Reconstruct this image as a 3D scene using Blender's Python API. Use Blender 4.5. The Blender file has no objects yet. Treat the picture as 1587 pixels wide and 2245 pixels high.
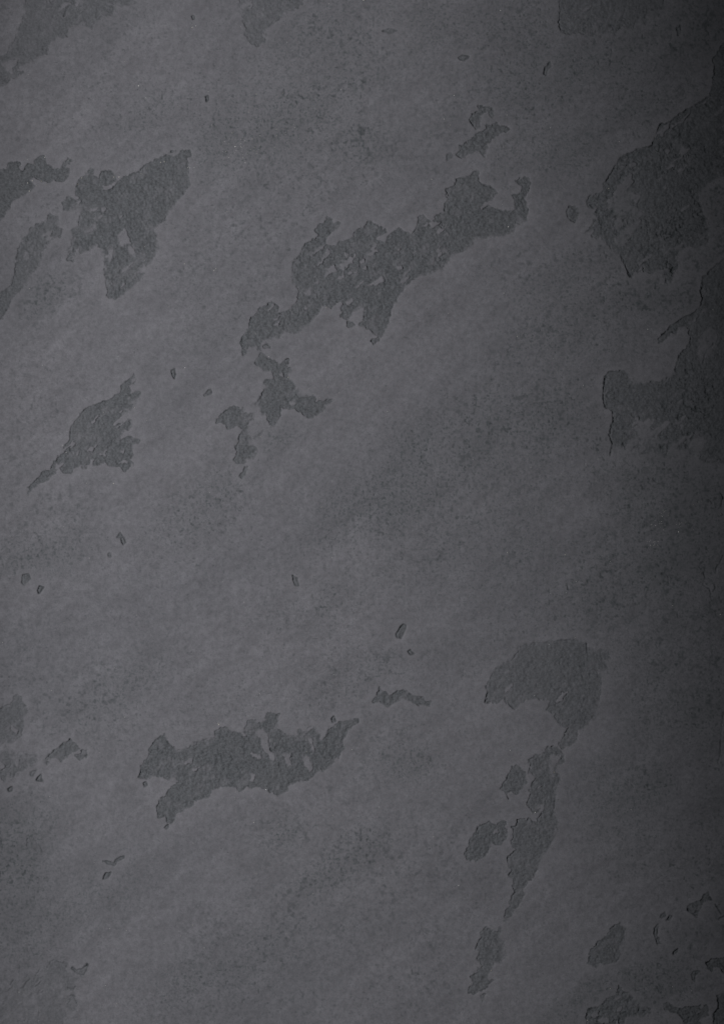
import bpy, math
import numpy as np

# ---------------------------------------------------------------- camera, world, lamps, exposure
S = 0.001                       # one traced unit is one millimetre
W, H = 1587.0, 2245.0
sc = bpy.context.scene
def world_xyz(x, y, out=0.0):   # plan position on the wall (x right, y down, out towards the viewer), in metres
    return ((x - W / 2) * S, -out * S, (H / 2 - y) * S)

cam_d = bpy.data.cameras.new("camera")
cam = bpy.data.objects.new("camera", cam_d)
sc.collection.objects.link(cam)
cam_d.sensor_fit = 'VERTICAL'
cam_d.sensor_height = 36.0
CAM_DIST = 6.0
cam_d.lens = 36.0 * CAM_DIST / (H * S)
cam_d.clip_end = 100
cam.location = (0, -CAM_DIST, 0)
cam.rotation_euler = (math.radians(90), 0, 0)
sc.camera = cam

wd = bpy.data.worlds.new("World")
sc.world = wd
wd.use_nodes = True
wd.node_tree.nodes["Background"].inputs[0].default_value = (0.93, 0.97, 1.0, 1)
wd.node_tree.nodes["Background"].inputs[1].default_value = 0.07

def spot(name, x, y, d, ax, ay, size_deg, blend, power, sx, sy, radius, col):
    from mathutils import Vector, Matrix
    l = bpy.data.lights.new(name, 'SPOT')
    l.energy = power
    l.spot_size = math.radians(size_deg)
    l.spot_blend = blend
    l.shadow_soft_size = radius
    l.color = col
    o = bpy.data.objects.new(name, l)
    sc.collection.objects.link(o)
    p = Vector(world_xyz(x, y, d)); a = Vector(world_xyz(ax, ay))
    o.location = p
    o.rotation_euler = (a - p).to_track_quat('-Z', 'Y').to_euler()
    o.scale = (sx, sy, 1)
    return o
spot("studio_lamp", -1690, 800, 3400, 578, 1300, 25.4, 1.0, 598, 1.0, 4.3, 0.10, (1.0, 0.99, 1.0))

sc.view_settings.view_transform = 'Standard'
sc.view_settings.look = 'None'
sc.view_settings.exposure = 0.0
sc.view_settings.gamma = 1.0
sc.view_settings.use_curve_mapping = False
sc.render.engine = 'CYCLES'
sc.cycles.max_bounces = 4

# ---------------------------------------------------------------- noise
def lattice(seed, n=256):
    return np.random.default_rng(seed).random((n, n)).astype(np.float32)
def vnoise(x, y, scale, seed, ang=0.0, stretch=1.0):
    """smooth value noise, -1..1; stretched along the direction ang (degrees, up to the right)"""
    c, s = math.cos(math.radians(ang)), math.sin(math.radians(ang))
    u = (x * c - y * s) / (scale * stretch)
    v = (x * s + y * c) / scale
    L = lattice(seed)
    fu = np.floor(u); fv = np.floor(v)
    tu = (u - fu).astype(np.float32); tv = (v - fv).astype(np.float32)
    iu = fu.astype(np.int64) & 255; iv = fv.astype(np.int64) & 255
    iu1 = (iu + 1) & 255; iv1 = (iv + 1) & 255
    tu = tu * tu * tu * (tu * (tu * 6 - 15) + 10); tv = tv * tv * tv * (tv * (tv * 6 - 15) + 10)
    a = L[iv, iu] * (1 - tu) + L[iv, iu1] * tu
    b = L[iv1, iu] * (1 - tu) + L[iv1, iu1] * tu
    return (a * (1 - tv) + b * tv) * 2 - 1
def fbm(x, y, scale, seed, octv=3, ang=0.0, stretch=1.0, gain=0.5):
    r = 0; amp = 1; tot = 0
    for k in range(octv):
        r = r + amp * vnoise(x + 37.1 * k, y - 19.7 * k, scale / 2 ** k, seed + k, ang + 11 * k * (stretch == 1), stretch)
        tot += amp; amp *= gain
    return r / tot
def sstep(a, b, x):
    t = np.clip((x - a) / (b - a), 0, 1)
    return t * t * (3 - 2 * t)

# ---------------------------------------------------------------- traced outlines of the bare patches
def P(s):
    v = [float(t) for t in s.replace(',', ' ').split()]
    return np.array(v, dtype=np.float32).reshape(-1, 2)
# (label, strength, wear, outline, holes)
PATCHES = [
("wide bare band across the top left corner", 0.65, 0.5,
 "-20 200 0 194 10 185 23 176 25 166 34 174 42 165 52 159 38 152 48 144 63 139 76 129 105 117 107 101 111 93 131 81 147 82 151 58 174 53 204 62 212 45 227 30 247 33 250 15 232 8 272 10 297 4 305 -40 55 -40 58 15 50 45 38 76 27 100 16 118 -20 126",
 ["5 140 25 133 40 132 30 149 28 160 15 152"]),
("bare patch with toothed upper rim at the left edge", 1.0, 0.0,
 "-20 371 0 371 14 372 17 360 27 355 47 358 43 371 51 375 61 360 71 358 78 361 78 352 84 345 99 341 102 347 101 355 116 368 132 371 139 358 150 347 163 351 146 358 146 365 156 369 153 385 142 398 122 395 105 399 91 396 75 385 65 394 77 408 75 416 61 422 48 429 27 442 23 456 13 464 11 473 0 481 -20 498", []),
("narrow bare strip slanting down to the left edge", 0.85, 0.35,
 "113 470 125 476 128 481 126 496 138 503 133 518 119 521 102 541 91 552 88 575 71 601 62 620 43 637 28 654 17 674 11 688 6 697 0 700 -20 705 -20 640 0 640 11 637 17 629 28 623 31 609 34 598 37 578 43 574 37 567 40 544 51 527 68 507 79 493 99 487",
 ["57 553 65 556 62 563 56 561"]),
("large wedge shaped bare patch with two prongs below", 1.0, 0.3,
 "390 328 417 331 418 340 408 347 413 357 414 385 417 402 403 425 388 442 371 462 363 481 337 501 344 515 343 532 352 541 337 561 323 581 309 589 318 600 298 620 272 643 255 656 238 650 237 626 231 606 231 578 227 549 215 535 193 547 176 555 176 544 164 547 164 555 162 572 150 569 150 552 156 541 162 524 159 504 173 496 176 476 181 453 142 459 139 445 150 430 167 439 176 433 167 425 173 396 190 382 198 368 208 368 203 385 218 391 224 375 241 372 250 377 258 396 284 384 306 374 326 360 346 350 369 337",
 ["229 409 241 406 257 399 241 416 231 416", "196 462 213 455 200 465", "223 457 231 455 232 463 226 464", "210 479 224 473 213 482",
  "195 508 210 493 199 508", "261 510 275 500 285 520 290 532 268 541 262 530", "286 535 298 555 290 560 283 548", "243 548 250 543 246 565 242 575"]),
("longest bare patch running up to the right across the middle", 1.0, 0.2,
 "719 476 728 481 732 491 739 484 747 489 742 499 724 505 719 516 712 537 719 539 737 539 744 529 777 523 775 511 797 499 814 485 825 491 847 506 825 521 830 529 848 529 849 521 863 511 874 500 888 510 905 513 912 500 917 487 917 477 928 472 942 482 951 484 956 472 973 468 972 455 979 442 980 414 995 407 1001 394 1014 388 1031 387 1044 374 1050 376 1048 397 1059 407 1072 409 1089 422 1082 434 1067 443 1052 455 1055 461 1072 450 1084 455 1094 460 1115 462 1130 460 1127 437 1125 429 1140 424 1144 409 1130 397 1140 392 1156 389 1163 399 1160 417 1150 434 1156 452 1156 467 1152 482 1140 491 1130 487 1130 505 1115 513 1092 518 1042 523 1031 538 1006 553 986 560 981 576 968 588 951 591 900 612 886 630 873 652 858 678 853 710 840 738 820 756 815 749 828 738 820 728 812 722 787 713 797 698 802 670 780 680 762 698 747 695 752 685 746 673 757 655 734 668 727 674 704 670 699 683 686 698 656 731 649 728 626 725 601 742 576 747 573 753 571 767 563 761 545 766 539 781 533 776 530 753 534 738 543 718 554 695 571 678 598 660 612 673 608 690 636 680 654 658 656 640 649 627 641 617 639 597 644 574 661 557 663 542 679 531 699 514 690 504 702 491 712 491",
 ["681 559 702 543 712 537 714 538 699 552 684 562", "719 549 724 557 704 574 692 584 704 567", "~661 594 676 587 702 592 709 602 702 612 705 625 697 632 687 620 676 610 656 612 651 615",
  "724 584 734 581 736 592 724 602 712 605 719 594", "747 582 762 572 780 559 772 574 760 584 752 594", "742 610 752 600 755 607", "810 557 828 547 830 550 813 560",
  "815 547 822 534 826 536 819 549", "790 573 799 569 800 574 793 577", "873 583 881 580 881 589 874 590", "825 617 838 605 843 617 828 622 808 625", "666 639 683 637 681 645 668 644",
  "601 714 618 703 605 715", "757 557 765 554 760 566", "797 588 804 583 804 590", "762 664 772 656 774 660 765 668", "784 628 796 618 790 626", "950 583 946 575 955 560 953 572"]),
("tiny bare spot just under the longest patch", 0.9, 0, "762 703 772 706 780 713 772 718 761 716", []),
("hook shaped bare curl at the top of the middle", 1.0, 0,
 "1048 230 1067 233 1081 237 1083 248 1078 259 1072 253 1071 242 1060 247 1052 253 1053 266 1053 278 1045 283 1037 277 1031 263 1034 250 1050 243", []),
("ragged bare streak below the hook shaped curl", 1.0, 0.1,
 "1067 273 1077 278 1087 268 1097 278 1112 276 1117 283 1110 288 1097 291 1092 296 1077 305 1066 313 1066 323 1064 344 1057 341 1049 329 1026 339 1011 346 999 340 1010 331 1006 318 1021 315 1039 301 1047 293 1067 283", []),
("tiny bare spot left of the ragged streak", 0.8, 0, "979 337 990 335 992 344 980 352", []),
("small round bare spot left of the big right patch", 1.0, 0, "1246 452 1260 452 1269 465 1266 480 1259 486 1247 479 1240 466", []),
("very large bare patch with a worn middle at the right", 1.0, 0.75,
 "1640 60 1585 95 1563 130 1566 160 1560 190 1554 212 1544 217 1525 229 1492 248 1459 273 1447 272 1439 293 1429 319 1396 329 1361 345 1348 366 1333 389 1323 403 1318 422 1295 430 1284 442 1290 456 1303 460 1305 477 1300 493 1284 508 1275 513 1290 516 1308 525 1316 515 1336 538 1348 550 1363 563 1371 583 1384 608 1396 593 1429 598 1452 593 1464 626 1472 608 1487 583 1482 563 1497 543 1512 533 1522 543 1545 538 1552 508 1547 482 1527 427 1540 407 1565 389 1640 380",
 ["~1347 398 1362 405 1372 400 1375 418 1395 425 1405 440 1400 455 1412 470 1405 490 1398 500 1402 520 1395 545 1380 552 1362 543 1350 525 1352 500 1338 488 1345 470 1330 462 1335 440 1345 425"]),
("bare area with a pointed tongue down the right edge", 0.9, 0.35,
 "1580 572 1559 590 1548 603 1540 610 1540 626 1535 637 1539 659 1534 675 1521 688 1501 695 1473 714 1450 735 1443 744 1445 752 1463 739 1472 728 1481 731 1487 719 1503 713 1512 719 1512 742 1505 762 1492 775 1483 791 1478 817 1456 835 1412 840 1385 831 1367 813 1352 813 1334 816 1325 826 1327 835 1322 851 1323 889 1343 902 1346 924 1334 951 1342 973 1337 998 1350 985 1360 973 1372 986 1398 995 1443 990 1470 1005 1500 985 1540 1010 1640 1020 1640 545",
 ["1540 735 1560 715 1572 735 1565 760 1545 788 1530 775 1535 750", "~1380 900 1450 930 1500 900 1540 960 1560 1040 1440 1040 1360 1000 1380 950"]),
("bare band hanging from the top right edge", 0.65, 0.7,
 "1229 -40 1225 57 1233 70 1252 76 1270 70 1289 80 1305 70 1316 80 1332 66 1350 72 1362 58 1388 60 1396 44 1414 50 1425 28 1441 30 1452 8 1452 -40", ["1272 32 1290 12 1296 14 1280 30"]),
("bare patch dripping from the top edge with a curled tip", 0.65, 0.4,
 "525 -40 528 25 535 47 541 63 536 72 549 91 565 102 576 95 583 85 576 76 587 58 601 50 626 30 648 19 664 6 670 -40", []),
("thin bare fleck near the top edge", 0.8, 0, "838 68 856 64 870 66 860 74 852 72", []),
("leaf shaped bare patch with a tail at the lower left", 1.0, 0.4,
 "295 820 298 828 293 845 294 859 309 862 303 874 293 887 286 898 274 906 288 925 280 940 265 947 263 966 280 959 295 961 307 964 305 972 291 976 293 998 288 1008 293 1014 288 1023 273 1033 263 1021 246 1023 237 1019 229 1004 227 1015 206 1021 212 1002 197 1010 191 1027 184 1030 180 1019 163 1027 161 1034 140 1040 135 1023 116 1040 106 1050 89 1057 74 1068 63 1082 61 1074 68 1061 85 1048 95 1034 110 1033 119 1014 135 997 146 981 152 966 155 947 157 934 170 921 180 904 189 893 204 889 221 882 242 878 254 868 265 859 265 845 280 834",
 ["195 987 201 978 210 976 203 989", "223 995 235 987 231 997", "267 989 274 987 272 995", "261 1014 274 1008 280 1015 267 1015", "203 925 216 913 206 926", "254 936 269 927 260 938"]),
("winged bare patch under the tail of the longest patch", 1.0, 0.05,
 "572 776 584 780 597 790 616 797 633 787 637 789 633 799 621 810 637 807 642 811 631 820 637 831 650 845 654 862 667 871 691 871 693 880 712 880 729 875 714 888 707 901 695 909 684 916 671 913 659 903 648 894 629 896 616 892 616 911 604 931 596 936 591 928 586 914 574 901 572 892 557 886 570 875 576 862 586 846 579 841 582 836 601 831 603 824 598 812 589 811 579 815 572 807 560 797 565 786",
 ["635 883 644 880 650 885 640 888", "614 822 619 819 620 825"]),
("bare patch shaped like a bent arm left of the winged patch", 0.95, 0.2,
 "516 892 535 899 529 907 552 911 553 918 544 931 543 945 550 964 548 975 563 984 561 994 553 1003 542 1007 535 1017 521 1017 513 1009 521 998 517 983 525 969 525 954 535 943 521 933 500 940 495 930 476 926 483 913 493 903", []),
("tiny bare sliver below the bent arm patch", 0.9, 0, "543 1022 544 1030 538 1041 531 1048 524 1045 535 1034 537 1024", []),
("tiny bare fleck right of the bent arm patch", 0.7, 0, "563 956 573 950 578 946 575 956 566 959", []),
("tiny bare fleck left of the winged patch", 0.8, 0, "448 867 455 857 464 853 466 862 458 866 450 871", []),
("crumbled bare patch halfway down the lower left edge", 0.7, 0.4,
 "29 1536 29 1529 38 1524 45 1527 51 1529 48 1537 59 1547 62 1557 55 1571 52 1596 48 1607 50 1614 41 1618 32 1625 21 1632 11 1628 20 1648 36 1653 53 1652 62 1657 78 1655 84 1666 71 1680 59 1669 61 1680 52 1689 37 1691 30 1705 23 1705 25 1694 16 1693 12 1712 0 1703 -20 1703 -20 1557 0 1557 9 1548 23 1548",
 ["34 1662 43 1666 39 1680 34 1677", "27 1591 41 1601 39 1607 27 1600"]),
("drop shaped bare spot right of the crumbled patch", 0.85, 0,
 "97 1666 107 1660 114 1650 128 1643 141 1629 157 1623 171 1632 174 1641 160 1650 146 1660 137 1668 121 1662 107 1663 103 1674 98 1672", []),
("tiny curled bare spot beside the drop shaped one", 0.7, 0, "178 1646 193 1646 192 1653 187 1662 180 1669 171 1662 166 1657 176 1653", []),
("broad battered bare patch with a horn in the lower half", 1.0, 0.1,
 "306 1704 310 1678 328 1660 329 1642 344 1620 360 1612 369 1629 388 1645 405 1645 434 1629 473 1617 473 1606 495 1594 506 1604 526 1611 537 1620 542 1611 536 1604 546 1579 562 1576 565 1584 585 1579 588 1566 613 1566 609 1596 624 1612 650 1614 657 1601 660 1612 683 1591 700 1609 706 1625 716 1619 722 1599 745 1583 785 1576 786 1583 762 1602 754 1622 755 1645 739 1661 726 1679 690 1697 673 1712 654 1711 644 1719 632 1720 631 1732 611 1746 600 1738 578 1729 562 1724 549 1729 542 1724 526 1735 519 1725 487 1724 467 1733 459 1747 428 1756 421 1768 403 1778 388 1783 385 1796 374 1806 367 1801 364 1788 347 1794 344 1773 356 1750 372 1733 392 1714 385 1704 369 1711 360 1702 339 1701 323 1709",
 ["405 1673 418 1665 423 1663 423 1673 408 1676", "421 1689 437 1684 431 1691", "562 1606 578 1599 588 1616 593 1648 605 1661 598 1668 582 1645 572 1622", "624 1655 637 1652 637 1681 631 1681",
  "670 1616 688 1617 690 1648 680 1629", "665 1655 675 1662 686 1681 680 1691 672 1681", "552 1697 559 1697 557 1712 551 1712", "552 1651 570 1656 578 1661 560 1660"]),
("wavy bare streak right of the horned patch", 1.0, 0,
 "818 1538 827 1528 828 1519 832 1509 842 1518 853 1528 862 1525 873 1515 891 1515 906 1526 925 1530 931 1538 943 1540 939 1547 931 1543 919 1545 904 1537 883 1529 872 1537 858 1542 851 1549 842 1543 832 1535 820 1540", []),
("broad bare patch with a blunt snout at the lower right", 0.72, 0.2,
 "1063 1539 1070 1519 1066 1505 1074 1489 1088 1467 1103 1455 1121 1449 1137 1432 1139 1418 1169 1410 1205 1408 1252 1402 1282 1410 1287 1424 1312 1428 1334 1428 1338 1443 1322 1447 1330 1463 1320 1469 1302 1469 1308 1477 1320 1481 1316 1521 1308 1557 1296 1578 1286 1590 1268 1600 1264 1622 1252 1636 1230 1642 1226 1632 1242 1606 1244 1596 1230 1592 1217 1578 1215 1564 1199 1557 1207 1537 1189 1533 1169 1531 1151 1539 1129 1555 1115 1545 1107 1533 1090 1539",
 ["1221 1539 1234 1519 1242 1519 1228 1537", "1107 1509 1121 1503 1109 1519"]),
("long bare strip trailing down to a point at the lower right", 0.8, 0.2,
 "1221 1637 1234 1652 1235 1673 1221 1677 1217 1693 1226 1702 1223 1714 1216 1739 1216 1757 1212 1778 1221 1800 1217 1830 1205 1850 1198 1867 1185 1882 1180 1898 1169 1921 1157 1939 1146 1944 1150 1958 1143 1974 1135 1988 1125 1993 1126 2004 1114 2016 1107 2023 1107 2009 1109 1997 1119 1985 1119 1974 1128 1961 1129 1952 1124 1945 1129 1936 1116 1917 1123 1907 1114 1898 1112 1882 1125 1867 1132 1864 1119 1848 1127 1834 1121 1814 1132 1809 1135 1798 1164 1798 1178 1806 1185 1789 1193 1778 1195 1748 1190 1765 1182 1780 1168 1785 1166 1776 1157 1762 1162 1750 1162 1732 1169 1716 1176 1705 1168 1698 1155 1693 1166 1684 1159 1668 1168 1657 1187 1657 1194 1645 1205 1638",
 ["1210 1657 1226 1655 1228 1662 1214 1673 1210 1700 1205 1693"]),
("small ragged bare patch left of the long trailing strip", 0.9, 0.1,
 "1123 1680 1135 1677 1150 1689 1155 1707 1150 1721 1135 1741 1123 1734 1111 1737 1114 1753 1109 1741 1098 1730 1107 1716 1114 1700", []),
("boot shaped bare patch left of the long trailing strip", 0.95, 0.05,
 "1018 1873 1027 1855 1033 1837 1048 1814 1071 1801 1087 1809 1103 1801 1111 1805 1113 1835 1096 1853 1075 1851 1071 1866 1059 1880 1043 1890 1027 1885", ["1083 1820 1091 1819 1091 1827 1084 1827"]),
("knobbly bare patch below the tip of the trailing strip", 0.8, 0.15,
 "1062 2036 1070 2037 1079 2042 1090 2042 1097 2032 1100 2037 1095 2046 1088 2054 1097 2062 1104 2066 1104 2084 1109 2096 1098 2110 1081 2114 1076 2129 1062 2146 1079 2152 1066 2166 1052 2174 1039 2180 1028 2177 1027 2167 1038 2159 1036 2150 1032 2143 1048 2133 1046 2124 1059 2118 1053 2111 1046 2104 1050 2086 1042 2080 1049 2065 1056 2052 1055 2044",
 ["1070 2072 1076 2066 1074 2073", "1082 2072 1088 2069 1086 2076"]),
("tiny bare fleck below the knobbly patch", 0.7, 0, "1056 2182 1063 2180 1061 2190 1057 2198", []),
("smooth kite shaped bare patch near the bottom right", 0.9, 0,
 "1349 2029 1359 2024 1371 2039 1367 2062 1361 2086 1351 2109 1324 2115 1316 2111 1307 2121 1288 2115 1293 2103 1293 2088 1312 2068 1332 2049", []),
("lumpy bare patch on the bottom edge at the right", 1.0, 0.4,
 "1285 2228 1293 2210 1316 2206 1330 2191 1353 2179 1355 2163 1367 2173 1386 2185 1394 2200 1404 2210 1424 2214 1420 2228 1385 2227 1370 2230 1369 2246 1349 2290 1285 2290", ["1304 2220 1310 2219 1309 2226", "1310 2236 1330 2232 1335 2242 1318 2246"]),
("thin forked bare strip on the bottom edge", 1.0, 0.1,
 "1456 2202 1462 2198 1476 2208 1489 2212 1515 2208 1550 2202 1552 2226 1534 2237 1528 2290 1500 2290 1497 2237 1489 2224 1476 2220 1458 2214", []),
("bare patch in the bottom right corner", 1.0, 0, "1573 2183 1587 2179 1640 2175 1640 2290 1566 2290 1565 2239 1565 2222 1575 2212", []),
("small bare bite at the right edge above the corner", 0.9, 0, "1547 2113 1559 2103 1579 2101 1640 2080 1640 2140 1585 2133 1579 2123 1563 2119 1559 2129 1551 2123", []),
("small forked bare spot near the lower right edge", 0.85, 0, "1506 1994 1513 1981 1536 1975 1542 1961 1553 1956 1557 1971 1538 1981 1534 1992 1528 2008 1513 2002", []),
("tiny crooked bare spot between kite and right edge", 0.8, 0, "1433 2035 1443 2027 1441 2051 1450 2068 1441 2072 1439 2060 1433 2049", []),
("faint ragged bare area in the bottom left corner", 0.42, 0.6,
 "119 2105 146 2115 147 2137 170 2145 161 2170 136 2162 132 2187 161 2183 171 2200 164 2213 140 2205 149 2230 132 2250 130 2290 -60 2290 -60 2185 -10 2160 12 2178 30 2150 44 2168 62 2138 74 2152 90 2122 100 2132 108 2112",
 ["120 2163 136 2162 132 2172 121 2170", "76 2218 84 2215 84 2228 77 2226", "40 2225 55 2222 55 2237 42 2236", "17 2218 24 2216 22 2228"]),
("faint soft bare smudge at the lower left", 0.45, 0.2, "62 1835 75 1840 88 1855 94 1870 88 1872 75 1862 62 1860", []),
]
# small chips: (label, outline)
CHIPS = [
 ("round chip below the leaf shaped patch", "49 1275 52 1261 63 1260 68 1270 53 1281"),
 ("second small chip low on the left", "87 1285 98 1287 88 1301 84 1296"),
 ("upright chip left of centre", "267 1179 271 1178 277 1189 270 1194"),
 ("tiny chip on top of the upright one", "258 1178 265 1169 270 1177"),
 ("ring shaped chip near the top", "1005 126 1015 121 1028 124 1018 132 1008 131"),
 ("slit shaped chip near the top", "1192 162 1195 148 1205 137 1207 143 1199 152 1196 164"),
 ("long curved chip right of centre", "885 1369 891 1372 890 1380 882 1392 880 1400 871 1397 869 1390 875 1382 880 1373"),
 ("flat oval chip below the curved one", "894 1428 900 1426 907 1433 901 1435"),
 ("thin zigzag chip at the lower left", "227 1889 240 1889 250 1894 257 1884 272 1877 272 1881 258 1889 251 1899 239 1894"),
 ("small bent chip under the zigzag one", "227 1927 232 1916 244 1913 236 1925"),
 ("crescent chip above the bottom left corner", "159 2123 170 2129 187 2121 193 2115 191 2128 185 2136 172 2135"),
 ("slanting chip near the bottom right edge", "1460 2018 1468 2008 1473 2009 1466 2017"),
 ("pair of small chips by the drop shaped patch", "68 1699 72 1691 79 1690 73 1701"),
 ("triangular chip by the crumbled patch", "80 1710 90 1699 93 1713"),
 ("short chip near the top right", "1484 62 1490 58 1492 72 1486 77"),
 ("small chip on the right below the crack", "1475 2092 1480 2084 1486 2081 1482 2089"),
 ("tiny chip near the centre", "642 1262 652 1268 655 1284 647 1282"),
 ("tiny chip right of the faint fleck", "577 758 585 755 592 761 578 762"),
 ("small chip near the top left", "421 36 425 34 427 39 423 41"),
 ("tiny chip in the upper left", "452 213 456 210 458 218 454 223"),
 ("forked tiny chip at mid height", "377 812 384 808 386 820 383 830 379 824"),
 ("tiny chip just above the horned patch", "728 1576 732 1571 737 1580 730 1583"),
 ("tiny chip left of the horned patch", "316 1718 321 1715 324 1720 318 1725"),
 ("tiny chip under the horned patch", "362 1815 369 1808 370 1814 366 1818"),
 ("tiny chip at the left below the crumbled patch", "19 1730 27 1725 28 1733 21 1735"),
 ("tiny chip near the left edge at mid height", "238 1215 243 1213 245 1219 240 1221"),
 ("tiny chip near the bottom at the right", "1446 2010 1456 2002 1458 2007 1450 2012"),
 ("tiny chip low on the right", "1515 2138 1520 2130 1534 2130 1524 2138 1522 2151 1518 2146"),
]
CRACKS = [
 "1585 1218 1576 1236 1569 1246 1568 1256", "1543 1257 1544 1268 1541 1282 1554 1292 1557 1303 1560 1317", "1449 1257 1456 1258 1463 1262 1476 1262", "1463 1262 1465 1279",
 "1585 1561 1580 1614 1578 1652 1575 1672", "1563 753 1550 768 1543 784 1540 797", "1565 1282 1568 1290 1562 1297",
 "1568 159 1566 185 1556 210 1545 218 1525 229 1492 248 1459 274", "1447 273 1439 293 1429 319 1396 329 1361 345 1348 366 1333 389 1323 403",
 "1559 590 1541 610 1540 626 1535 637 1539 659 1534 675 1521 688 1501 695 1473 714 1450 735", "1334 817 1326 830 1322 851", "1343 902 1346 924", "1334 951 1342 973 1337 998", "1372 986 1366 972",
 "1243 1281 1246 1290", "1512 760 1514 742", "1573 2183 1574 2212 1565 2222 1565 2240", "1551 2112 1556 2125 1560 2129", "1506 1994 1513 2002 1528 2010",
 "1500 2238 1489 2224 1476 2219 1470 2208", "1568 1983 1575 1995 1580 2003", "1575 2018 1580 2012 1587 2008", "1363 562 1371 583 1384 608",
 "1066 1505 1070 1519 1063 1539 1072 1541", "1107 1533 1116 1545 1129 1555", "1284 1411 1287 1424 1290 1440", "1315 1431 1320 1446", "1334 1441 1338 1443",
 "54 2172 51 2165 58 2155 66 2147", "150 2165 162 2170 167 2163", "1225 57 1229 66 1236 68", "141 35 153 11",
 "1575 1060 1583 1090 1579 1110", "1432 1050 1442 1061", "1552 1095 1562 1104",
]

# ---------------------------------------------------------------- the wall's relief as one height field
STEP = 1.5
def axis(lo, hi, far):
    a = list(np.arange(lo, hi + 0.01, STEP))
    g, p, pre = STEP, lo, []
    while p > -far:
        g *= 1.22; p -= g; pre.append(p)
    g, p, post = STEP, a[-1], []
    while p < (hi + far):
        g *= 1.22; p += g; post.append(p)
    return np.array(pre[::-1] + a + post, dtype=np.float32)
ax_x = axis(-42, 1630, 1500); ax_y = axis(-42, 2288, 1500)
NX, NY = len(ax_x), len(ax_y)
X, Y = np.meshgrid(ax_x, ax_y)
near = sstep(700, 60, np.maximum(np.maximum(-X, X - W), np.maximum(-Y, Y - H)))   # fades fine relief where the mesh coarsens
# ragged outlines: look the traced shape up at a wandering position
rag = 0.7 + 0.5 * vnoise(X, Y, 45, 17)
XW = X + rag * (2.0 * vnoise(X, Y, 13, 11) + 1.8 * vnoise(X, Y, 6, 12) + 1.3 * vnoise(X, Y, 3.2, 18))
YW = Y + rag * (2.0 * vnoise(X, Y, 13, 13) + 1.8 * vnoise(X, Y, 6, 14) + 1.3 * vnoise(X, Y, 3.2, 19))

def seg_d(px, py, a, b):
    d = b - a; L2 = max(float(d @ d), 1e-6)
    t = np.clip(((px - a[0]) * d[0] + (py - a[1]) * d[1]) / L2, 0, 1)
    return (px - a[0] - t * d[0]) ** 2 + (py - a[1] - t * d[1]) ** 2
def sd_poly(px, py, poly):
    n = len(poly); dm = np.full(px.shape, 1e9, np.float32); ins = np.zeros(px.shape, bool)
    for i in range(n):
        a, b = poly[i], poly[(i + 1) % n]
        dm = np.minimum(dm, seg_d(px, py, a, b))
        if a[1] != b[1]:
            c = ((a[1] > py) != (b[1] > py)) & (px < (b[0] - a[0]) * (py - a[1]) / (b[1] - a[1]) + a[0])
            ins ^= c
    d = np.sqrt(dm)
    return np.where(ins, d, -d)
def window(poly, m):
    i0, i1 = np.searchsorted(ax_x, [poly[:, 0].min() - m, poly[:, 0].max() + m])
    j0, j1 = np.searchsorted(ax_y, [poly[:, 1].min() - m, poly[:, 1].max() + m])
    return slice(max(j0, 0), j1), slice(max(i0, 0), i1)

SD = np.full(X.shape, -60.0, np.float32)     # signed distance to the nearest bare patch, + inside
STR = np.zeros(X.shape, np.float32)
PID = np.full(X.shape, -1, np.int32)
wear_n = fbm(X, Y, 12, 40, 3, ang=38, stretch=2.2)
wear_big = fbm(X, Y, 55, 50, 2)
M = 50
jag = (1.9 * vnoise(X, Y, 4.4, 101) + 1.6 * vnoise(X, Y, 8.5, 102)) * (0.75 + 0.5 * vnoise(X, Y, 38, 103))
for k, (lab, st, wear, out, holes) in enumerate(PATCHES):
    poly = P(out); w = window(poly, M)
    sd = sd_poly(XW[w], YW[w], poly)
    # the plaster kept in small islands inside the patch
    worn = 0.0
    for h in holes:
        if h[0] == '~':      # a worn zone: many small islands rather than one
            worn = np.maximum(worn, sstep(-14, 10, sd_poly(XW[w], YW[w], P(h[1:])))); continue
        sd = np.minimum(sd, -sd_poly(XW[w], YW[w], P(h)) - 2.4)
    sd = sd + (2.0 if 'wavy' in lab else 0.6) + (jag[w] if sd.max() > 12 else 0.5 * jag[w])
    if wear > 0:
        isl = (wear_n[w] + 0.55 * wear_big[w] - (0.85 - 0.5 * wear - 0.62 * worn)) * 16
        sd = np.minimum(sd, -isl)
    b = sd > SD[w]
    SD[w] = np.where(b, sd, SD[w]); PID[w] = np.where(b, k, PID[w]); STR[w] = np.where(b, st, STR[w])
NP = len(PATCHES)
CHX = X + 1.2 * vnoise(X, Y, 6, 15); CHY = Y + 1.2 * vnoise(X, Y, 6, 16)
chipgroove = np.zeros(X.shape, np.float32)
for k, (lab, out) in enumerate(CHIPS):
    poly = P(out); w = window(poly, 12)
    sd = sd_poly(CHX[w], CHY[w], poly) + 0.6
    b = sd > SD[w]
    SD[w] = np.where(b, sd, SD[w]); PID[w] = np.where(b, NP + k, PID[w]); STR[w] = np.where(b, 0.8, STR[w])
    chipgroove[w] = np.maximum(chipgroove[w], np.exp(-(sd / 1.5) ** 2))
# faint blurred bare traces scattered through the coat, more in some zones
gy, gx = np.gradient(SD)
gn = np.sqrt(gx * gx + gy * gy) + 1e-6
face_left = (gx * 0.80 + gy * 0.45) / gn            # +1 where the rim steps down towards the right (left / upper rims)
sharp = sstep(-0.6, 0.6, face_left + 0.5 * vnoise(X, Y, 30, 21))
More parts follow.
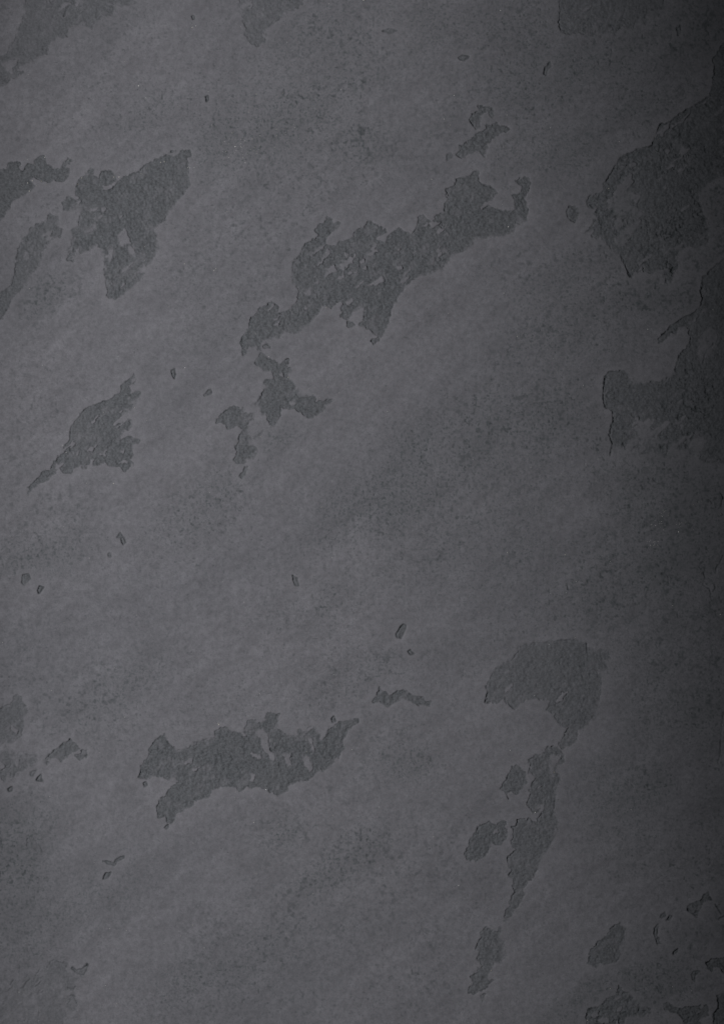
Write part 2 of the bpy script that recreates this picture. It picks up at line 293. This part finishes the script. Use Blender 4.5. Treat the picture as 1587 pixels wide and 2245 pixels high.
# stretches where the rim is rubbed thin and crumbles away gradually: (x, y, half length, half width, tilt, amount)
SOFT = [(1380, 475, 75, 95, 0, 1), (1560, 450, 60, 110, 0, 1), (1470, 570, 90, 60, 0, .8), (1450, 990, 150, 60, 0, 1), (1560, 760, 45, 80, 0, .8), (1340, 40, 150, 80, 0, .7), (1430, 40, 60, 60, 0, 1),
        (50, 2175, 150, 100, 0, 1.25), (220, 20, 110, 60, 0, .8), (30, 60, 50, 80, 0, .7), (560, 20, 90, 60, 0, .7), (30, 1660, 80, 60, 0, .7), (10, 1590, 50, 60, 0, .6), (80, 600, 60, 110, 50, .7),
        (310, 570, 80, 40, 50, .8), (165, 500, 50, 60, 0, .6), (600, 752, 70, 20, 30, .8), (660, 600, 50, 50, 0, .8), (1000, 560, 140, 40, 25, .7), (1140, 500, 40, 30, 0, .7), (1090, 1440, 110, 40, 30, .8),
        (1230, 1430, 110, 50, 0, .8), (1300, 1520, 40, 100, 10, .7), (1210, 1800, 30, 130, 0, .5), (430, 1640, 120, 30, 25, .6), (640, 1620, 80, 50, 0, .5), (1370, 2200, 60, 30, 0, .6), (1365, 2050, 20, 50, 0, .7),
        (1100, 2080, 30, 60, 0, .8), (560, 930, 30, 60, 0, .8), (690, 860, 50, 25, 0, .7), (290, 900, 40, 50, 0, .5), (75, 1850, 50, 40, 0, 1), (240, 565, 60, 30, 40, .4), (1440, 830, 90, 25, 0, .9)]
soft = np.zeros(X.shape, np.float32)
for cx_, cy_, ra, rb, tl, am in SOFT:
    ct, st_ = math.cos(math.radians(tl)), math.sin(math.radians(tl))
    u_ = ((X - cx_) * ct - (Y - cy_) * st_) / ra; v_ = ((X - cx_) * st_ + (Y - cy_) * ct) / rb
    soft = np.maximum(soft, am * np.exp(-(u_ * u_ + v_ * v_) * 0.9))
soft = np.clip(soft * (1 + 0.5 * vnoise(X, Y, 40, 97)), 0, 1)
wd_ = 0.7 + 2.6 * (1 - sharp) * (0.6 + 0.6 * vnoise(X, Y, 24, 98)) + 9 * soft
crumb = (0.55 * vnoise(X, Y, 9, 99) + 0.5 * vnoise(X, Y, 4.6, 100)) * (1.5 + 9 * soft)
bare = sstep(-wd_, wd_, SD + crumb * np.exp(-np.abs(SD) / 16))
sharp = sharp * (1 - 0.85 * soft)
bare_s = bare * STR

rim = np.exp(-((SD - 0.6) / 1.35) ** 2) * np.clip(0.25 + 0.75 * sharp + 0.9 * vnoise(X, Y, 22, 22), 0, 1.3) * np.clip(0.4 + 0.8 * STR, 0, 1)
groove = 2.2 * rim * (0.75 + 0.55 * vnoise(X, Y, 7, 23))
crack = np.zeros(X.shape, np.float32)
for c in CRACKS:
    pl = P(c); w = window(pl, 12); dm = np.full(X[w].shape, 1e9, np.float32)
    for i in range(len(pl) - 1):
        dm = np.minimum(dm, seg_d(CHX[w] + 1.2 * vnoise(X[w], Y[w], 11, 31), CHY[w] + 1.2 * vnoise(X[w], Y[w], 11, 32), pl[i], pl[i + 1]))
    crack[w] = np.maximum(crack[w], np.exp(-dm / 1.5 ** 2))
crack *= np.clip(0.75 + 0.7 * vnoise(X, Y, 17, 33), 0.1, 1.2)

# fine wandering wrinkles in the bare undercoat
w1 = vnoise(X + 5 * vnoise(X, Y, 17, 61), Y + 5 * vnoise(X, Y, 17, 62), 9, 63)
w2 = vnoise(X + 3 * vnoise(X, Y, 9, 64), Y + 3 * vnoise(X, Y, 9, 65), 5, 66)
ridg = (1 - np.abs(w1)) ** 11
ridg2 = (1 - np.abs(w2)) ** 7
wr_zone = np.clip(0.55 + 0.9 * fbm(X, Y, 70, 67, 2), 0, 1.3) * (0.65 + 0.75 * sstep(1050, 1500, X))
brk = np.clip(1.6 * vnoise(X, Y, 11, 68) + 0.45, 0, 1)
brk2 = np.clip(1.8 * vnoise(X, Y, 7, 85) + 0.2, 0, 1)
wrinkle = np.clip(ridg * brk + 0.8 * ridg2 * brk2, 0, 1) * wr_zone
undercoat = -2.8 * wrinkle + 0.75 * vnoise(X, Y, 4.2, 69) + 0.75 * vnoise(X, Y, 9, 86)
# soft rubbed spots in the undercoat where a skin of the coat remains
rub = sstep(0.18, 0.62, 0.6 * vnoise(X, Y, 9, 87, ang=38, stretch=1.8) + 0.5 * fbm(X, Y, 30, 88, 2)) * 0.42

# where the coat is rougher, more pitted and darker: (x, y, half length, half width, tilt up to the right, amount)
ZONES = [(560, 290, 230, 70, 20, .6), (790, 300, 60, 45, 0, .6), (1300, 150, 240, 110, 10, .8), (1490, 70, 150, 90, 0, .8), (1000, 1010, 270, 90, 32, .9), (1180, 940, 130, 80, 40, .8),
         (1400, 650, 130, 50, 0, .7), (1190, 720, 110, 90, 30, .45), (1350, 1290, 150, 140, 30, .6), (1490, 1190, 120, 190, 0, 1.0), (1480, 1490, 130, 140, 20, .6), (1400, 1730, 110, 60, 10, .7),
         (50, 1900, 80, 130, 0, .8), (110, 2010, 160, 70, 20, .5), (480, 1080, 140, 50, 35, .5), (700, 1300, 160, 60, 35, .35), (100, 1200, 130, 50, 20, .55), (85, 640, 60, 45, 40, .8),
         (740, 1890, 130, 45, 35, .5), (620, 1830, 50, 35, 0, .6), (905, 1680, 60, 40, 0, .7), (1100, 60, 110, 60, 0, .5), (1200, 1230, 170, 100, 25, .5), (1060, 1110, 120, 60, 30, .5),
         (1250, 620, 100, 60, 20, .45), (330, 240, 120, 40, 20, .4), (960, 1160, 150, 60, 30, .5), (1440, 1830, 120, 90, 0, .5), (1150, 1800, 40, 40, 0, .0), (480, 2120, 170, 60, 30, .35), (1560, 470, 60, 130, 0, 1.0), (1560, 720, 60, 60, 0, .8), (1420, 1060, 150, 70, 0, .9), (1330, 700, 90, 120, 0, .5), (1380, 475, 75, 95, 0, 1.0), (1440, 985, 110, 50, 0, 1.0), (1200, 320, 130, 90, 20, .5), (850, 60, 300, 70, 0, .35), (250, 60, 150, 60, 30, .3),
         (600, 960, 60, 40, 0, .5), (1550, 1400, 60, 500, 0, .5), (250, 1500, 180, 60, 38, .35), (830, 1470, 140, 40, 30, .3), (1400, 2180, 160, 60, 20, .7)]
zone = np.zeros(X.shape, np.float32)
for cx_, cy_, ra, rb, tl, am in ZONES:
    ct, st_ = math.cos(math.radians(tl)), math.sin(math.radians(tl))
    u_ = ((X - cx_) * ct - (Y - cy_) * st_) / ra; v_ = ((X - cx_) * st_ + (Y - cy_) * ct) / rb
    zone = np.maximum(zone, am * np.exp(-(u_ * u_ + v_ * v_) * 0.8))
zone = np.clip(zone * (0.95 + 0.9 * fbm(X, Y, 75, 95, 3, ang=38, stretch=1.7)) + 0.22 * fbm(X, Y, 120, 96, 3, ang=38, stretch=2.6), 0, 1)
# pits of the smooth coat
pz = np.clip(0.22 + 1.3 * zone + 0.6 * fbm(X, Y, 150, 70, 3, ang=38, stretch=1.6), 0, 1.3) * sstep(2, -22, SD)
pit_n = vnoise(X, Y, 7, 74) * 0.6 + vnoise(X, Y, 4, 75) * 0.55
pits = sstep(0.46, 0.92, pit_n) * pz
blot = sstep(0.22, 0.80, 0.60 * vnoise(X, Y, 10, 90, ang=38, stretch=1.3) + 0.55 * vnoise(X, Y, 5.5, 91)) * np.clip(0.15 + 1.2 * zone + 0.9 * fbm(X, Y, 190, 92, 3, ang=38, stretch=1.5), 0, 1.25) * sstep(0, -26, SD)
p2 = vnoise(X, Y, 3.6, 76)
pin = sstep(0.93, 0.99, p2) * sstep(-0.2, 0.4, vnoise(X, Y, 60, 77))
rough_r = sstep(1150, 1550, X)
fine_fin = -0.45 * ridg2 * rough_r * np.clip(fbm(X, Y, 45, 78, 2) + 0.35, 0, 1) - 0.35 * ridg * rough_r * np.clip(fbm(X, Y, 60, 79, 2), 0, 1)
trowel = 0.8 * fbm(X, Y, 230, 80, 3, ang=38, stretch=1.8) + 0.18 * vnoise(X, Y, 26, 84, ang=38, stretch=3)

DEPTH = 0.95
Z = trowel - DEPTH * bare * (0.35 + 0.65 * STR) - groove * near - 1.1 * chipgroove * near - 2.6 * crack * near + near * (bare_s * undercoat + (1 - bare) * (-0.75 * pits - 0.9 * pin + fine_fin))
Z = Z.astype(np.float32)

# ---------------------------------------------------------------- materials
def nd(nt, t, **kw):
    n = nt.nodes.new(t)
    for k, v in kw.items(): setattr(n, k, v)
    return n
def ramp(nt, src, stops):
    r = nd(nt, 'ShaderNodeValToRGB'); nt.links.new(src, r.inputs[0])
    while len(r.color_ramp.elements) < len(stops): r.color_ramp.elements.new(0.5)
    for e, (p, c) in zip(r.color_ramp.elements, stops):
        e.position = p; e.color = (c, c, c, 1) if not isinstance(c, tuple) else (*c, 1)
    return r.outputs[0]
def plaster_material(name):
    m = bpy.data.materials.new(name); m.use_nodes = True; nt = m.node_tree; L = nt.links.new
    bs = nt.nodes['Principled BSDF']
    tc = nd(nt, 'ShaderNodeTexCoord')
    turn = nd(nt, 'ShaderNodeMapping'); L(tc.outputs['Object'], turn.inputs[0])
    turn.inputs['Rotation'].default_value = (0, math.radians(38), 0)
    diag = nd(nt, 'ShaderNodeMapping'); L(turn.outputs[0], diag.inputs[0])
    diag.inputs['Scale'].default_value = (0.45, 1, 1)
    def noise(scale, detail, rough, vec=None, dist=0.0):
        n = nd(nt, 'ShaderNodeTexNoise'); n.inputs['Scale'].default_value = scale; n.inputs['Detail'].default_value = detail
        n.inputs['Roughness'].default_value = rough; n.inputs['Distortion'].default_value = dist
        L(vec if vec else tc.outputs['Object'], n.inputs['Vector']); return n.outputs[0]
    def math_(op, a, b=None, clamp=False):
        n = nd(nt, 'ShaderNodeMath', operation=op, use_clamp=clamp)
        for i, v in enumerate((a, b)):
            if v is None: continue
            if isinstance(v, (int, float)): n.inputs[i].default_value = v
            else: L(v, n.inputs[i])
        return n.outputs[0]
    def mixc(fac, a, b, mode='MIX'):
        n = nd(nt, 'ShaderNodeMix', data_type='RGBA', blend_type=mode)
        for s, v in ((n.inputs[0], fac), (n.inputs[6], a), (n.inputs[7], b)):
            if isinstance(v, (int, float)): s.default_value = v
            elif isinstance(v, tuple): s.default_value = (*v, 1)
            else: L(v, s)
        return n.outputs[2]
    at = nd(nt, 'ShaderNodeAttribute', attribute_name='bare').outputs['Fac']
    sp = nd(nt, 'ShaderNodeAttribute', attribute_name='stain_and_crevice_shade').outputs['Fac']
    bu = nd(nt, 'ShaderNodeAttribute', attribute_name='burnish').outputs['Fac']
    # smooth top coat: cloudy, streaked up to the right, freckled with darker specks
    big = ramp(nt, noise(3.2, 4, 0.55, diag.outputs[0]), [(0.30, 0.0), (0.70, 1.0)])
    mid = noise(19, 5, 0.65, diag.outputs[0])
    fin = mixc(big, (0.147, 0.1462, 0.1605), (0.178, 0.1752, 0.1905))
    fin = mixc(1.0, fin, ramp(nt, noise(70, 5, 0.75), [(0.34, 0.80), (0.62, 1.07)]), 'MULTIPLY')
    long_ = nd(nt, 'ShaderNodeMapping'); L(turn.outputs[0], long_.inputs[0]); long_.inputs['Scale'].default_value = (0.13, 1, 1)
    fin = mixc(1.0, fin, ramp(nt, noise(30, 5, 0.7, long_.outputs[0]), [(0.32, 0.95), (0.68, 1.04)]), 'MULTIPLY')
    fin = mixc(1.0, fin, ramp(nt, mid, [(0.30, 0.84), (0.70, 1.09)]), 'MULTIPLY')
    frn = noise(190, 3, 0.7)
    fr2 = noise(95, 4, 0.75, dist=0.4)
    zone = nd(nt, 'ShaderNodeAttribute', attribute_name='zone').outputs['Fac']
    zdark = zone
    zone = math_('ADD', 0.34, math_('MULTIPLY', zone, 1.2), True)
    fin = mixc(math_('MULTIPLY', zdark, 0.58), fin, (0.108, 0.110, 0.119))
    spk = math_('MULTIPLY', ramp(nt, frn, [(0.52, 0.0), (0.62, 1.0)]), zone)
    spk2 = math_('MULTIPLY', ramp(nt, fr2, [(0.51, 0.0), (0.61, 1.0)]), zone)
    sp_all = math_('ADD', math_('MULTIPLY', spk, 0.6), math_('MULTIPLY', spk2, 0.6), True)
    sp_all = math_('MULTIPLY', sp_all, math_('SUBTRACT', 1.0, math_('MULTIPLY', bu, 0.8)))
    fin = mixc(math_('MULTIPLY', sp_all, 0.95), fin, (0.080, 0.088, 0.093))
    fin = mixc(math_('MULTIPLY', bu, 0.22), fin, (0.184, 0.1815, 0.196))
    # bare undercoat: darker, cooler and grainier
    und = mixc(noise(55, 4, 0.6), (0.082, 0.087, 0.094), (0.114, 0.118, 0.127))
    und = mixc(1.0, und, ramp(nt, noise(230, 3, 0.75), [(0.32, 0.66), (0.68, 1.24)]), 'MULTIPLY')
    und = mixc(ramp(nt, noise(9, 2, 0.5), [(0.45, 0.0), (0.75, 0.22)]), und, (0.138, 0.138, 0.146))
    col = mixc(at, fin, und)
    col = mixc(math_('MULTIPLY', sp, 0.8), col, (0.055, 0.062, 0.066))  # dark specks, and painted shade in the crevices
    grain = ramp(nt, noise(520, 2, 0.6), [(0.28, 0.86), (0.72, 1.12)])
    col = mixc(1.0, col, grain, 'MULTIPLY')
    L(col, bs.inputs['Base Color'])
    bs.inputs['Roughness'].default_value = 0.85
    bs.inputs['Specular IOR Level'].default_value = 0.22
    bh = math_('ADD', math_('MULTIPLY', noise(240, 4, 0.65), 0.6), math_('MULTIPLY', noise(620, 2, 0.6), 0.25))
    bp = nd(nt, 'ShaderNodeBump'); bp.inputs['Distance'].default_value = 0.0011
    L(math_('ADD', 0.20, math_('MULTIPLY', at, 0.55)), bp.inputs['Strength'])
    L(bh, bp.inputs['Height']); L(bp.outputs[0], bs.inputs['Normal'])
    return m
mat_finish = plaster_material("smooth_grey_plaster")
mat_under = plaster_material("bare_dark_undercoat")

# ---------------------------------------------------------------- meshes
col_attr = {
    'bare': (bare * (1 - rub) * np.clip(0.15 + 0.85 * STR, 0, 1)).astype(np.float32),
    'stain_and_crevice_shade': np.clip(pits * 0.95 + pin + 0.62 * blot + 0.5 * chipgroove * near + (0.75 + 0.3 * rough_r) * bare * wrinkle + 0.55 * near * crack + 0.35 * rim * near + 0.5 * (1 - bare) * rough_r * ridg2 * brk2, 0, 1).astype(np.float32),  # dark pits and blots, plus crevice shade painted into wrinkles, cracks, rims and chips
    'zone': zone.astype(np.float32),
    'burnish': (np.exp(-(np.clip(-SD, 0, 99) / 13.0) ** 1.5) * (1 - bare) * sstep(0.4, 0.85, STR)).astype(np.float32),
}
VX = ((X - W / 2) * S).ravel(); VY = (-Z * S).ravel(); VZ = ((H / 2 - Y) * S).ravel()
VCO = np.stack([VX, VY, VZ], 1).astype(np.float32)
idx = np.arange(NX * NY, dtype=np.int32).reshape(NY, NX)
Q = np.stack([idx[:-1, :-1], idx[1:, :-1], idx[1:, 1:], idx[:-1, 1:]], -1).reshape(-1, 4)   # front faces -Y
sdc = 0.25 * (SD[:-1, :-1] + SD[1:, :-1] + SD[1:, 1:] + SD[:-1, 1:])
fid = np.where(sdc > 0, PID[:-1, :-1], -1).ravel()

def mesh_from(name, faces, mat, parent, skirt=False):
    used = np.unique(faces); remap = np.full(NX * NY, -1, np.int32); remap[used] = np.arange(len(used), dtype=np.int32)
    co = VCO[used]; f = remap[faces]
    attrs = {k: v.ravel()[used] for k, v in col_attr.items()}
    if skirt:      # sides and back, 60 mm behind the face, so that the wall is solid
        ring = np.concatenate([idx[0, :-1], idx[:-1, -1], idx[-1, :0:-1], idx[:0:-1, 0]]); r = remap[ring]
        base = len(co); back = co[r].copy(); back[:, 1] = 0.06
        co = np.vstack([co, back]); n = len(r); a = np.arange(n); b = (a + 1) % n
        f = np.vstack([f, np.stack([r[a], r[b], base + b, base + a], 1).astype(np.int32)])
        attrs = {k: np.concatenate([v, np.zeros(n, np.float32)]) for k, v in attrs.items()}
    me = bpy.data.meshes.new(name)
    me.vertices.add(len(co)); me.vertices.foreach_set('co', co.ravel())
    me.loops.add(len(f) * 4); me.loops.foreach_set('vertex_index', f.ravel().astype(np.int32))
    me.polygons.add(len(f)); me.polygons.foreach_set('loop_start', np.arange(0, len(f) * 4, 4, dtype=np.int32))
    me.polygons.foreach_set('loop_total', np.full(len(f), 4, np.int32))
    me.polygons.foreach_set('use_smooth', np.ones(len(f), bool))
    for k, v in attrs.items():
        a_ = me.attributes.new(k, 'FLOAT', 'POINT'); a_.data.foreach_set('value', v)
    me.materials.append(mat); me.update(calc_edges=True)
    o = bpy.data.objects.new(name, me); sc.collection.objects.link(o); o.parent = parent
    return o

wall = bpy.data.objects.new("plaster_wall", None)
sc.collection.objects.link(wall)
wall.location = (0, 0, 0)
wall['label'] = "dark grey plastered wall with smooth mottled top coat flaked off in ragged darker patches"
wall['category'] = "wall"; wall['kind'] = 'thing'

mesh_from("finish_coat", Q[fid < 0], mat_finish, wall, skirt=True)['label'] = "smooth cloudy grey top coat"
for k in range(NP):
    fs = Q[fid == k]
    if len(fs) > 3: mesh_from("bare_patch", fs, mat_under, wall)['label'] = PATCHES[k][0]
for k in range(len(CHIPS)):
    fs = Q[fid == NP + k]
    if len(fs) > 1: mesh_from("chip", fs, mat_under, wall)['label'] = CHIPS[k][0]

# ---------------------------------------------------------------- pale mineral grains caught in the plaster
rng = np.random.default_rng(5)
grains = [(305, 188, 1.8), (251, 388, 2.8), (262, 388, 1.8), (62, 401, 2.0), (65, 419, 2.0), (72, 396, 1.6), (92, 397, 1.9), (180, 390, 1.5), (172, 404, 1.8), (361, 354, 1.8), (353, 356, 1.6),
          (310, 381, 1.6), (470, 593, 1.7), (474, 589, 1.3), (405, 578, 1.5), (99, 345, 1.4), (150, 351, 1.6), (1334, 413, 2.0), (1562, 679, 1.4), (1419, 722, 1.5), (1237, 1608, 1.7), (1214, 1693, 1.7),
          (1173, 1781, 2.2), (1118, 1645, 1.5), (1076, 2128, 1.8), (1031, 2157, 1.2), (1337, 2167, 1.6), (1287, 2237, 1.7), (797, 1, 2.4), (422, 60, 1.8), (430, 57, 1.4), (480, 1589, 1.9), (479, 1586, 1.3),
          (632, 827, 1.8), (590, 782, 1.7), (571, 932, 1.5), (572, 957, 1.4), (1578, 1347, 1.8), (1579, 1127, 1.6), (1487, 1166, 2.2), (1134, 738, 1.4), (1112, 1211, 1.5), (1238, 1216, 1.4), (583, 1731, 1.7),
          (557, 1803, 1.4), (611, 1807, 1.5), (146, 992, 1.4), (250, 1060, 1.6), (138, 977, 1.2), (1350, 1632, 1.4), (1327, 1662, 1.3), (1005, 1941, 1.5), (257, 2200, 1.3), (241, 2036, 1.4), (114, 1514, 1.2),
          (1012, 135, 1.1), (995, 209, 1.6), (973, 261, 1.3), (987, 274, 1.3), (946, 393, 1.2), (1114, 497, 1.8), (722, 8, 1.2), (707, 27, 1.3)]
for cx, cy, n, sp in [(1460, 1125, 14, 9), (1448, 1148, 12, 10), (1492, 1148, 10, 9), (1425, 1193, 16, 9), (1530, 1105, 5, 12), (540, 322, 60, 34), (620, 290, 18, 30), (60, 225, 4, 6), (90, 395, 6, 18), (420, 366, 5, 5), (700, 850, 7, 22), (510, 1735, 3, 14)]:
    for _ in range(n): grains.append((cx + rng.normal(0, sp), cy + rng.normal(0, sp * 0.55), rng.uniform(0.6, 1.15)))
for _ in range(230): grains.append((rng.uniform(-30, 1617), rng.uniform(-30, 2275), rng.uniform(0.55, 1.15)))
gv, gf = [], []
base_oct = np.array([(1, 0, 0), (-1, 0, 0), (0, 1, 0), (0, -1, 0), (0, 0, 1), (0, 0, -1)], float)
tri = [(0, 2, 4), (2, 1, 4), (1, 3, 4), (3, 0, 4), (2, 0, 5), (1, 2, 5), (3, 1, 5), (0, 3, 5)]
for gx_, gy_, r in grains:
    i = min(np.searchsorted(ax_x, gx_), NX - 1); j = min(np.searchsorted(ax_y, gy_), NY - 1)
    c = np.array(world_xyz(gx_, gy_, float(Z[j, i]) + 0.15 * r))
    a = rng.normal(size=(3, 3)); q, _ = np.linalg.qr(a)
    v = (base_oct * rng.uniform(0.6, 1.15, (6, 1)) * [1.25, 0.8, 0.9]) @ q * r * 0.88 * S + c
    b0 = len(gv); gv += v.tolist(); gf += [(b0 + x, b0 + y, b0 + z) for x, y, z in tri]
gm = bpy.data.meshes.new("mineral_grains"); gm.from_pydata(gv, [], gf)
mg = bpy.data.materials.new("pale_mineral"); mg.use_nodes = True
b = mg.node_tree.nodes['Principled BSDF']
nz = mg.node_tree.nodes.new('ShaderNodeTexNoise'); nz.inputs['Scale'].default_value = 9
rp = mg.node_tree.nodes.new('ShaderNodeValToRGB'); rp.color_ramp.elements[0].color = (0.35, 0.33, 0.26, 1); rp.color_ramp.elements[1].color = (0.78, 0.77, 0.74, 1)
rp.color_ramp.elements[0].position = 0.35; rp.color_ramp.elements[1].position = 0.6
tcg = mg.node_tree.nodes.new('ShaderNodeTexCoord'); mg.node_tree.links.new(tcg.outputs['Object'], nz.inputs['Vector'])
mg.node_tree.links.new(nz.outputs[0], rp.inputs[0]); mg.node_tree.links.new(rp.outputs[0], b.inputs['Base Color'])
b.inputs['Roughness'].default_value = 0.4
gm.materials.append(mg)
go = bpy.data.objects.new("mineral_grains", gm); sc.collection.objects.link(go); go.parent = wall
go['kind'] = 'stuff'; go['label'] = "pale mineral grains scattered through the plaster"
